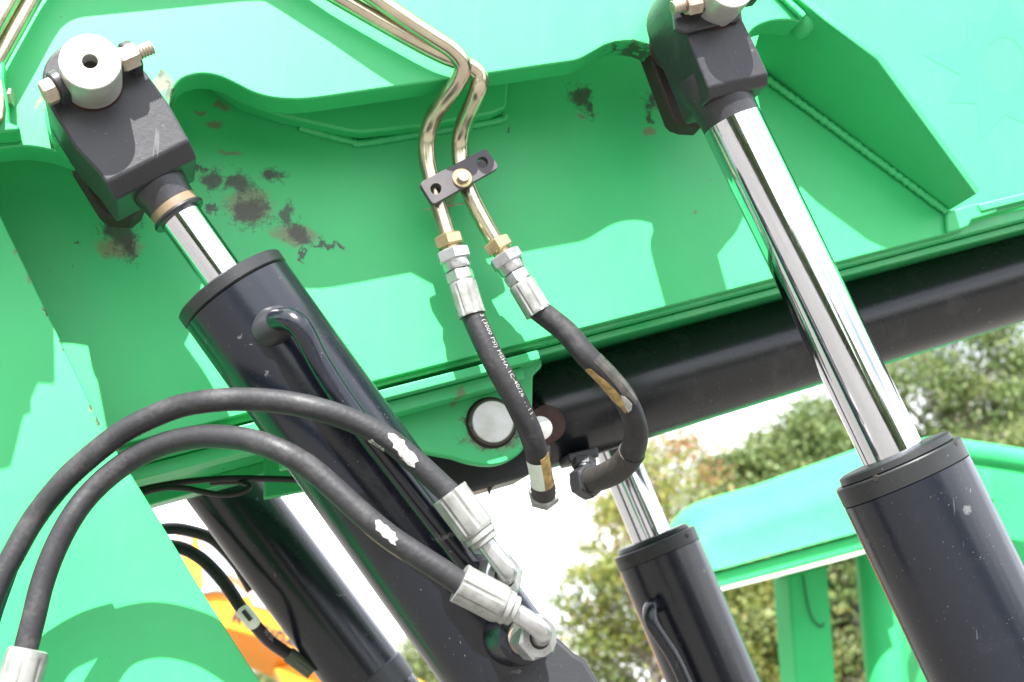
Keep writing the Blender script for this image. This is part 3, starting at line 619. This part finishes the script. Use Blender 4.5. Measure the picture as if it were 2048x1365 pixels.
# right hanging hose
p, d = q2.p[-1], q2.t[-1]; h0 = p+d*.118
t = thing('hydraulic_hose', 'hanging black hose with torn gold label, hooked under the lower cylinder', 'hose', at(1180, 962, 2.2), 'hoses hanging from the gold pipes')
end_fitting(p, d, t)
r2 = from3(h0, [(1132, 664, 1.985), (1173, 712, 1.98), (1213, 752, 1.985), (1248, 795, 2.0), (1268, 840, 2.03), (1272, 876, 2.06), (1260, 912, 2.10), (1236, 938, 2.14), (1208, 953, 2.18), (1180, 961, 2.215)])
r2r = lambda u: .0178+.0032*min(1, max(0, (u-.55)/.2))
tube('hose_body', r2, r2r, M_hose, t, 24)
ga, gb = r2.near(1188, 722), r2.near(1252, 800)
patch('clear_film', r2, hr, [(ga, .05), (ga, 1.35), (gb, 1.3), (gb+.004, .5), (gb-.012, .35), (gb-.02, .0)], M_film, t)
patch('torn_label', r2, hr, [(ga+.002, -1.35), (ga, -.9), (ga+.004, -.55), (ga+.02, -.5), (ga+.032, -.35), (ga+.05, -.25), (ga+.064, -.2), (gb+.004, -.3), (gb+.010, -.55), (gb-.002, -.75), (gb-.012, -1.1), (gb-.02, -1.4)], M_goldlabel, t)
patch('label_tear', r2, hr, [(gb-.022, -.15), (gb-.016, .1), (gb-.002, .3), (gb+.006, .05), (gb+.008, -.3), (gb-.004, -.35)], M_paper, t, lift=.0016)
gl = r2.near(1262, 905)
sub = Path([tuple(r2.ev(gl+(r2.len-gl)*u)[0]) for u in np.linspace(0, 1, 9)], .004)
tube('end_sleeve', sub, lambda u: .0222-.001*u, M_hose_d, t, 26)
e, ed_ = r2.p[-1], r2.t[-1]
hexnut('elbow_block', e-ed_*.006, ed_, .052, .030, M_eye2, t, .4)
lathe('port_neck', e+ed_*.012, (.05, .3, 1), [(-.012, .016), (.02, .015), (.022, .019), (.030, .019)], M_eye2, t, 24); hexnut('port_nut', e+ed_*.012+Vector((0, .006, .024)), (.05, .3, 1), .036, .016, M_eye2, t, .1)

# ------------------------------------------------------------------ the two long hoses at lower left
hL = R(24, at(500, 800, 1.70))
t = thing('hydraulic_hose', 'upper of two long black hoses arching across the left cylinder', 'hose', at(-30, 1300, 1.80), 'long hoses arching at left')
u1 = pxpath([(-60, 1330, 1.84), (-30, 1235, 1.84), (0, 1160, 1.84), (22, 1118, 1.84), (66, 1041, 1.84), (117, 975, 1.826), (165, 927, 1.816), (249, 862, 1.795), (344, 818, 1.766), (413, 803, 1.738), (482, 799, 1.722), (551, 803, 1.700), (620, 815, 1.682), (700, 840, 1.680), (771, 876, 1.678), (826, 920, 1.676), (868, 958, 1.674), (912, 1000, 1.672)], .004)
tube('hose_body', u1, hL, M_hose, t, 28)
e, ed_ = u1.p[-1], u1.t[-1]
F1 = e-ed_*.012
def rigid_end(F, fd, elbow_px, PT, parent):
    ferrule(F+fd*.060, -fd, parent, .0238, .060, M_zincw)
    lathe('ferrule_collar', F+fd*.058, fd, [(0, .0200), (.004, .0212), (.009, .0212), (.010, .0188), (.0165, .0188), (.018, .016)], M_zincw, parent, 32)
    a0, a3 = F+fd*.060, PT-dP*.008; a1, a2 = a0+fd*elbow_px[0], a3+dP*elbow_px[1]
    q = Path([tuple(a0*(1-u)**3+a1*3*u*(1-u)**2+a2*3*u*u*(1-u)+a3*u**3) for u in np.linspace(0, 1, 13)], .003)
    tube('elbow_pipe', q, .0118, M_zinc, parent, 24)
    lathe('seat_ring', PT-dP*.0005, dP, [(0, .0150), (.0012, .0145)], M_hole, parent, 28)
rigid_end(F1, unit_px((905, 992), (955, 1060), 1.67), (.050, .034), PT1, t)
g1, g2 = u1.near(789, 878), u1.near(818, 920)
lab = patch('white_label', u1, hL, [(g1-.008, .12), (g1-.011, .45), (g1-.004, .72), (g1+.004, .66), (g1+.009, .82), (g1+.013, .52), (g1+.020, .40), (g1+.028, .46), (g2+.004, .40), (g2+.011, .22), (g2+.009, -.1), (g2+.013, -.4), (g2+.004, -.62), (g2-.003, -.55), (g2-.008, -.68), (g1+.024, -.42), (g1+.017, -.5), (g1+.012, -.28), (g1+.004, -.3), (g1+.002, -.02)], M_paper, t)
print_on('label_ink', u1, hL, '- .\n. -', g1+.014, .02, .011, M_ink, lab, lift=.0016)
g3 = u1.near(752, 868); scr = patch('label_scrap', u1, hL, [(g3-.004, -1.15), (g3, -.72), (g3+.006, -.9), (g3+.020, -.95), (g3+.022, -1.4), (g3-.002, -1.4)], M_paper, t)
print_on('label_ink', u1, hL, 'DS4', g3+.002, -1.25, .0085, M_ink, scr, lift=.0016)
print_on('white_print', u1, hL, '3000 PSI  MSHA 1C-40/26  3000 PSI  MSHA 1C-40/26', u1.near(30, 1150), -1.62, .011, M_print, t)
t = thing('hydraulic_hose', 'lower of two long black hoses arching over the pedestal plate', 'hose', at(30, 1360, 1.80), 'long hoses arching at left')
u2 = pxpath([(34, 1365, 1.82), (48, 1312, 1.82), (66, 1242, 1.82), (84, 1169, 1.822), (110, 1099, 1.822), (147, 1030, 1.82), (190, 977, 1.820), (249, 928, 1.807), (311, 895, 1.788), (366, 879, 1.768), (421, 873, 1.744), (494, 880, 1.712), (560, 902, 1.686), (620, 937, 1.680), (673, 982, 1.674), (723, 1028, 1.668), (778, 1073, 1.664), (833, 1110, 1.660), (888, 1145, 1.656), (935, 1178, 1.654)], .004)
tube('hose_body', u2, hL, M_hose, t, 28)
rigid_end(u2.p[-1]-u2.t[-1]*.012, unit_px((925, 1178), (1010, 1222), 1.65), (.050, .032), PT2, t)
ferrule(at(50, 1305, 1.82)+Vector((.004, 0, .004)), unit_px((48, 1312), (34, 1365), 1.82), t, .0255, .11, M_zincw)
g1 = u2.near(765, 1068)
patch('white_label', u2, hL, [(g1-.017, .30), (g1-.013, .58), (g1-.006, .50), (g1-.002, .62), (g1+.006, .48), (g1+.011, .55), (g1+.014, .30), (g1+.019, .22), (g1+.017, -.05), (g1+.021, -.28), (g1+.014, -.36), (g1+.009, -.22), (g1+.003, -.34), (g1-.004, -.18), (g1-.009, -.25), (g1-.012, .02)], M_paper, t)
patch('label_scrap', u2, hL, [(g1-.022, -1.35), (g1-.010, -1.15), (g1+.006, -1.2), (g1+.030, -1.1), (g1+.040, -1.45), (g1+.02, -1.55), (g1-.01, -1.5)], M_sealtan, t)
# blue line behind them
b = pxpath([(-30, 1330, 1.86), (-8, 1240, 1.86), (16, 1170, 1.87), (40, 1108, 1.875), (74, 1044, 1.862), (120, 979, 1.846), (168, 930, 1.832)])
tube('thin_hose', b, .006, flat('blue_hose', (.015, .06, .09), .45), None, 14, label='thin blue hose running between the two long black hoses', cat='hose')

# ------------------------------------------------------------------ far hoses and cables
t = thing('hydraulic_hose', 'far black hose passing behind the far left cylinder, upper one', 'hose', at(300, 1060, 2.98), 'far hoses under the boom')
fp = pxpath([(240, 1075, 2.98), (290, 1062, 2.98), (320, 1059, 2.98), (357, 1058, 2.98), (394, 1066, 2.98), (423, 1077, 2.98), (446, 1096, 2.98), (475, 1130, 2.98), (505, 1180, 2.98)])
tube('hose_body', fp, R(12.5, fp.p[0]), M_hose_b, t, 20)
t = thing('hydraulic_hose', 'far black hose with white sleeve label, lower one under the boom', 'hose', at(600, 1330, 2.68), 'far hoses under the boom')
fp = pxpath([(250, 1095, 2.76), (300, 1089, 2.75), (335, 1091, 2.74), (369, 1099, 2.73), (401, 1117, 2.72), (430, 1144, 2.71), (457, 1178, 2.70), (480, 1213, 2.69), (498, 1236, 2.68), (516, 1258, 2.70), (541, 1284, 2.74), (578, 1310, 2.79)])
rf = R(13, fp.p[0]); tube('hose_body', fp, rf, M_hose_b, t, 20)
ga, gb = fp.near(484, 1219), fp.near(508, 1249)
sl2 = patch('sleeve_label', fp, rf, [(ga, -1.6), (gb, -1.6), (gb, 1.6), (ga, 1.6)], M_paleg, t, 12, .001); patch('label_ink', fp, rf, [(ga+.008, -.3), (gb-.014, -.3), (gb-.014, .3), (ga+.008, .3)], M_ink, sl2, 6, .0022)
ferrule(fp.p[-1]-fp.t[-1]*.006, unit_px((578, 1310), (625, 1345), 2.79), t, rf*1.25, .06, flat('olive_ferrule', (.06, .075, .045), .5))
print_on('white_print', fp, rf, 'PSI 2SC', fp.near(520, 1262), .25, .011, M_print, t)
tube('cable', pxpath([(200, 1010, 2.42), (270, 984, 2.42), (330, 970, 2.42), (400, 961, 2.42), (470, 957, 2.42), (540, 958, 2.42), (610, 960, 2.42), (700, 958, 2.42)]), R(6.5, at(400, 961, 2.42)), M_cable, None, 14, label='straight black cable slung under the boom in front of the far left cylinder', cat='cable')
tube('cable', pxpath([(200, 1020, 2.40), (270, 992, 2.40), (325, 977, 2.40), (370, 977, 2.40), (405, 984, 2.40), (445, 990, 2.40), (480, 986, 2.40), (499, 975, 2.40), (492, 967, 2.41), (470, 964, 2.43), (420, 966, 2.44)]), R(6, at(400, 961, 2.4)), M_cable, None, 14, label='looped black cable hanging under the boom beside the pedestal plate', cat='cable')

# ------------------------------------------------------------------ second green machine behind, right
gm2 = thing('green_machine', 'second green machine with rounded roof beam on posts, behind the right cylinder', 'machine', (at(1700, 1000, 6.4).x, 6.6, 0))
YG = 6.4
def sec_sweep(name, centres, secs, mat, parent):
    """rounded cross sections (list of (dy, dz)) lofted along a line of points"""
    v_, f_ = [], []; n = len(secs[0])
    for c_, s_ in zip(centres, secs):
        for dy, dz in s_: v_.append(c_+Vector((0, dy, dz)))
    for j in range(len(centres)-1):
        for i in range(n): q = (i+1) % n; f_.append([j*n+i, j*n+q, (j+1)*n+q, (j+1)*n+i])
    f_.append(list(range(n))); f_.append([(len(centres)-1)*n+i for i in range(n)][::-1])
    return put(name, mesh(v_, f_, 40), mat, parent)
def dome(h, w_, k=12): return [(-w_*.02, 0)]+[(w_*(.5-.5*math.cos(a)), h*math.sin(a)**.8) for a in np.linspace(.02, math.pi-.02, k)]+[(w_*1.02, 0)]
low = [(1385, 1152), (1396, 1149), (1420, 1143), (1450, 1136), (1560, 1106), (1697, 1070), (1800, 1042)]; top = [(1385, 1090), (1396, 1052), (1425, 1020), (1462, 1004), (1560, 974), (1697, 928), (1800, 893)]
cs, ss = [], []
for a_, b_ in zip(low, top):
    c0 = at(*a_, YG); hh = (at(*b_, YG+.3).z-c0.z); cs.append(c0); ss.append(dome(hh, .62))
sec_sweep('roof_beam', cs, ss, M_mach, gm2)
plate('beam_skirt', [(1385, 1160), (1450, 1141), (1697, 1075), (1800, 1047), (1800, 1076), (1697, 1106), (1450, 1171), (1385, 1190)], YG+.03, .56, M_mach, gm2, .008)
plate('lower_rail', [(1385, 1188), (1450, 1174), (1560, 1146), (1697, 1110), (1800, 1082), (1800, 1086), (1697, 1117), (1560, 1153), (1450, 1181), (1385, 1195)], YG-.02, .6, flat('pale_rail', (.55, .62, .5), .5), gm2, .004)
plate('front_post', [(1577, 1150), (1655, 1130), (1672, 1365), (1690, 1700), (1610, 1700), (1592, 1365)], YG+.42, .2, M_mach, gm2, .012)
tube('hanging_wire', pxpath([(1606, 1150, YG+.41), (1614, 1200, YG+.41), (1624, 1236, YG+.41), (1642, 1254, YG+.41), (1648, 1246, YG+.41)]), .004, M_cable, gm2, 8)
lathe('round_post', at(1748, 1080, YG+.45), (.03, 0, -1), [(-.2, .105), (2.6, .115)], M_mach, gm2, 40)
low = [(1780, 958), (1850, 940), (1930, 925), (2048, 942), (2300, 980)]; top = [(1780, 905), (1840, 884), (1880, 874), (1925, 881), (2048, 900), (2300, 945)]
hs = cr([(1780, 925), (1835, 884), (1880, 874), (1925, 880), (2048, 899), (2300, 944)], 5)
plate('housing_panel', [q for q in hs if q[0] > 1900]+[(2300, 1700), (1915, 1700)], YG+.55, .6, M_mach, gm2, .03)
cs = [at(x, y+24, YG+.20) for x, y in hs]
tube('housing_rim', Path([tuple(c_) for c_ in cs], .03), R(25, cs[0]), M_mach, gm2, 24)
plate('slot_frame', [(1960, 940), (1982, 944), (1990, 1000), (1968, 996)], YG+.540, .008, M_green, gm2, .002)
plate('undercarriage', [(1500, 1640), (2350, 1640), (2350, 2020), (1500, 2020)], YG-.1, 1.6, M_mach, gm2, .05)

# ------------------------------------------------------------------ orange excavator far behind, left
YO = 14.0
ex_ = thing('excavator', 'orange excavator with black lettering on its arm, seen below the boom', 'excavator', (at(700, 1300, YO).x, YO, 0))
arm = [(300, 1120), (352, 1158), (402, 1188), (452, 1183), (500, 1196), (560, 1222), (700, 1288), (860, 1372), (1000, 1500)]; arm_low = [(300, 1190), (352, 1222), (402, 1250), (452, 1258), (500, 1272), (560, 1296), (700, 1350), (860, 1430), (1000, 1560)]
plate('boom_arm', arm+arm_low[::-1], YO, .5, M_orange, ex_, .02, 25)
a1 = [at(x, y+1, YO) for x, y in arm_low]; a2 = [at(x+4, y+66, YO+.5) for x, y in arm_low]
nn_ = len(a1); put('arm_underside', mesh(a1+a2, [[i, i+1, nn_+i+1, nn_+i] for i in range(nn_-1)], 20), M_orange, ex_)
plate('dipper_stick', [(350, 1060), (394, 1052), (402, 1110), (408, 1180), (418, 1200), (372, 1200), (366, 1120)], YO+.1, .3, M_yel, ex_, .015)
plate('arm_root', [(548, 1338), (620, 1322), (720, 1380), (760, 1460), (600, 1440)], YO+.15, .5, M_orange, ex_, .02)
plate('stick_lug', [(355, 1066), (382, 1060), (386, 1090), (360, 1096)], YO+.06, .03, M_grey, ex_, .01)
q = pxpath([(395, 1188, YO-.04), (430, 1180, YO-.04), (452, 1184, YO-.04)], .02); tube('hose_loop', q, .03, M_grey, ex_, 10)
lathe('arm_cylinder', at(462, 1142, YO+.25), at(560, 1232, YO+.25)-at(462, 1142, YO+.25), [(0, .05), (.05, .075), (.12, .075), (.125, .062), (.85, .062)], M_grey, ex_, 24)
plate('cylinder_lug', [(500, 1185), (545, 1200), (540, 1222), (505, 1212)], YO-.02, .52, M_paper, ex_, .01)
tm = text_mesh('HYUNDAI', .135, 1.25, .007); o_ = put('lettering', tm, M_ink, ex_)
tx = (at(550, 1280, YO)-at(462, 1242, YO)).normalized(); tz = tx.cross(Vector((0, 1, 0))); tz = tz if tz.z > 0 else -tz
for v in tm.vertices: v.co = at(461, 1240, YO-.022)+tx*v.co.x+tz*v.co.y+tz*.0
plate('upper_body', [(700, 1420), (1120, 1420), (1130, 1620), (690, 1620)], YO-.8, 2.4, M_orange, ex_, .08)
for yy in (YO-1.2, YO+1.4): plate('track', cr([(620, 1690), (640, 1640), (900, 1630), (1180, 1640), (1200, 1690), (1160, 1735), (900, 1738), (660, 1735)], 4, True), yy, .55, M_rubberblk, ex_, .03)

# ------------------------------------------------------------------ trees
def leaf_mat(name, cols, tr=.35):
    m = M(name); g = m.n('ShaderNodeNewGeometry'); rp_ = m.n('ShaderNodeValToRGB'); rp_.color_ramp.interpolation = 'LINEAR'
    els = rp_.color_ramp.elements
    while len(els) < len(cols): els.new(.5)
    for i, c_ in enumerate(cols): els[i].position = i/(len(cols)-1); els[i].color = (*c_, 1)
    m.l(g.outputs['Random Per Island'], rp_.inputs['Fac']); m.l(rp_.outputs['Color'], m.b.inputs['Base Color']); m.set(Roughness=.55)
    tl = m.n('ShaderNodeBsdfTranslucent'); m.l(rp_.outputs['Color'], tl.inputs['Color']); ms = m.n('ShaderNodeMixShader'); ms.inputs[0].default_value = tr
    m.l(m.b.outputs[0], ms.inputs[1]); m.l(tl.outputs[0], ms.inputs[2]); m.l(ms.outputs[0], m.o.inputs['Surface']); return m.m
L_oak = leaf_mat('oak_leaves', [(0.058, 0.103, 0.029), (0.090, 0.150, 0.041), (0.123, 0.181, 0.054), (0.160, 0.194, 0.060), (0.080, 0.138, 0.041)])
L_oak2 = leaf_mat('yellowing_oak_leaves', [(0.077, 0.122, 0.032), (0.133, 0.177, 0.048), (0.182, 0.207, 0.060), (0.105, 0.159, 0.044), (0.168, 0.171, 0.069)])
L_aut = leaf_mat('autumn_leaves', [(.12, .18, .035), (.22, .26, .05), (.28, .27, .06), (.15, .22, .045), (.28, .20, .07)], .5)
L_red = leaf_mat('red_orange_leaves', [(.32, .15, .07), (.36, .20, .11), (.28, .22, .06), (.34, .13, .09), (.22, .20, .07)], .45)
bk = M('bark'); b_ = bk.noise(18, 6, .7, stretch=(1, 1, .2)); bk.col(bk.mix(b_, (.10, .085, .07), (.26, .23, .20))); bk.set(Roughness=.9); bk.bump(b_, .6, .03); M_bark = bk.m
def tree(label, px, ytop, Y, width_px, base_frac, mats, nclump, nleaf, leaf=.12, clump=.55, seed=0, lean=0, group='trees beyond the yard'):
    rg = np.random.default_rng(seed); top_ = at(px, ytop, Y); x0, hgt = top_.x+lean, top_.z; W = R(width_px, top_)
    t = thing('broadleaf_tree', label, 'tree', (x0-lean, Y, 0), group)
    cz0 = hgt*base_frac; ch = (hgt-cz0)/2; cm = np.array([x0, Y, cz0+ch])
    # limbs
    tr = Path([(x0-lean, Y, -.1), (x0-lean*.8, Y+.05, hgt*.25), (x0-lean*.3, Y-.05, hgt*.55), (x0, Y, hgt*.86)], .3)
    tube('trunk', tr, lambda s_: max(.02, .017*hgt*(1-s_)**.8+.015), M_bark, t, 10)
    cl_ = []
    for i in range(nclump):
        while True:
            q = rg.uniform(-1, 1, 3)
            if np.dot(q, q) < 1 and np.dot(q, q) > .10: break
        sh = 1-.35*max(0, q[2])
        cl_.append(cm+np.array([q[0]*W*sh, q[1]*W*.8*sh, q[2]*ch]))
    v_, f_ = [], []
    for i, c_ in enumerate(cl_[::2]):
        s0 = tr.ev(tr.len*min(.95, max(.2, (c_[2]-hgt*.12)/hgt)))[0]; bp_ = Path([tuple(s0), tuple((np.array(s0)*.5+c_*.5)+rg.normal(0, .12, 3)), tuple(c_)], .5)
        base = len(v_); m_ = len(bp_.p)
        for j, (p_, tt_, u_) in enumerate(zip(bp_.p, bp_.t, bp_.u)):
            w_ = tt_.cross(u_); rr_ = .045*(1-j/(m_-1))*hgt/9+.010
            for z in range(5): a_ = 2*math.pi*z/5; v_.append(p_+(u_*math.cos(a_)+w_*math.sin(a_))*rr_)
        for j in range(m_-1):
            for z in range(5): q_ = (z+1) % 5; f_.append([base+j*5+z, base+j*5+q_, base+(j+1)*5+q_, base+(j+1)*5+z])
    put('branches', mesh(v_, f_, 60), M_bark, t)
    C = np.array(cl_); zc = C[:, 2]
    groups = [np.where(rg.random(len(C)) < f)[0] for f in [1]] if len(mats) == 1 else None
    pick = rg.integers(0, len(mats), len(C)) if len(mats) > 1 else np.zeros(len(C), int)
    for k_, mt in enumerate(mats):
        Ck = C[pick == k_]
        if not len(Ck): continue
        n = len(Ck)*nleaf; ctr = np.repeat(Ck, nleaf, 0)
        off = rg.normal(0, 1, (n, 3))*np.array([clump, clump, clump*.62])*rg.uniform(.5, 1.25, (len(Ck), 1)).repeat(nleaf, 0); P_ = ctr+off
        a_ = rg.normal(0, 1, (n, 3)); a_ /= np.linalg.norm(a_, axis=1, keepdims=True); b_ = rg.normal(0, 1, (n, 3)); b_[:, 2] *= .6; b_ -= a_*(a_*b_).sum(1, keepdims=True); b_ /= np.linalg.norm(b_, axis=1, keepdims=True)
        sz = leaf*rg.uniform(.55, 1.25, (n, 1)); V = np.empty((n, 4, 3)); V[:, 0] = P_-a_*sz*.5; V[:, 1] = P_+b_*sz*.33; V[:, 2] = P_+a_*sz*.55; V[:, 3] = P_-b_*sz*.33
        me = bpy.data.meshes.new('m'); me.vertices.add(n*4); me.vertices.foreach_set('co', V.reshape(-1)); me.loops.add(n*4); me.loops.foreach_set('vertex_index', np.arange(n*4, dtype=np.int32))
        me.polygons.add(n); me.polygons.foreach_set('loop_start', np.arange(0, n*4, 4, dtype=np.int32)); me.update(calc_edges=True); me.validate()
        put('crown', me, mt, t)
    return t
tree('sparse yellow green tree with pale sky gaps behind the far right cylinder', 1300, 905, 26, 190, .14, [L_aut, L_aut, L_oak2], 74, 230, .115, .34, 1)
tree('thin reddish tree glowing orange beside the yellow green tree', 1330, 850, 30, 170, .30, [L_red, L_aut, L_aut], 55, 200, .11, .36, 2)
tree('full green oak rising behind the rounded roof beam', 1610, 790, 34, 265, .10, [L_oak, L_oak, L_oak2], 210, 330, .14, .46, 3)
tree('tall green oak at right edge with sky holes under the black tube', 1905, 590, 38, 310, .12, [L_oak, L_oak, L_oak2], 260, 320, .15, .52, 4)
tree('low bushy oak filling the gap between roof beam posts', 1700, 1010, 30, 230, .05, [L_oak, L_oak2], 110, 320, .13, .42, 5)
tree('green oak mostly hidden behind the right barrel', 2090, 800, 31, 230, .12, [L_oak2, L_oak], 110, 300, .13, .42, 6)
tree('dark green tree low behind the far right cylinder barrel', 1490, 1090, 29, 170, .05, [L_oak2, L_aut], 90, 280, .12, .42, 7)
tree('small green tree at bottom between the two left cylinders', 850, 1265, 36, 75, .15, [L_oak2], 40, 300, .10, .45, 8)
tree('green treetop at bottom under the orange arm', 545, 1318, 34, 80, .15, [L_oak2], 45, 300, .10, .45, 9)
tree('mid green oak crown right of the reddish tree under the black tube', 1480, 838, 33, 130, .12, [L_oak, L_oak2], 110, 280, .13, .42, 10)
# the wood round the rest of the yard, behind the camera: one mass, seen only mirrored in the chrome and the paint
n = 30000; th = rng.uniform(math.radians(125), math.radians(415), n); rad_ = rng.uniform(24, 34, n); top_h = 5.2+1.6*np.sin(th*9)+1.0*np.sin(th*23+1); hh = top_h*rng.random(n)**.8
P_ = np.stack([rad_*np.cos(th), rad_*np.sin(th), hh], 1); a_ = rng.normal(0, 1, (n, 3)); a_ /= np.linalg.norm(a_, axis=1, keepdims=True); b_ = np.cross(a_, rng.normal(0, 1, (n, 3))); b_ /= np.linalg.norm(b_, axis=1, keepdims=True)
sz = rng.uniform(.25, .6, (n, 1)); V = np.stack([P_-a_*sz, P_+b_*sz*.7, P_+a_*sz, P_-b_*sz*.7], 1)
me = bpy.data.meshes.new('m'); me.from_pydata([tuple(v) for v in V.reshape(-1, 3)], [], [[i*4, i*4+1, i*4+2, i*4+3] for i in range(n)])
put('woodland', me, L_oak, None, 'green woodland round the yard, mirrored in the polished rods', 'woodland', None, 'stuff')
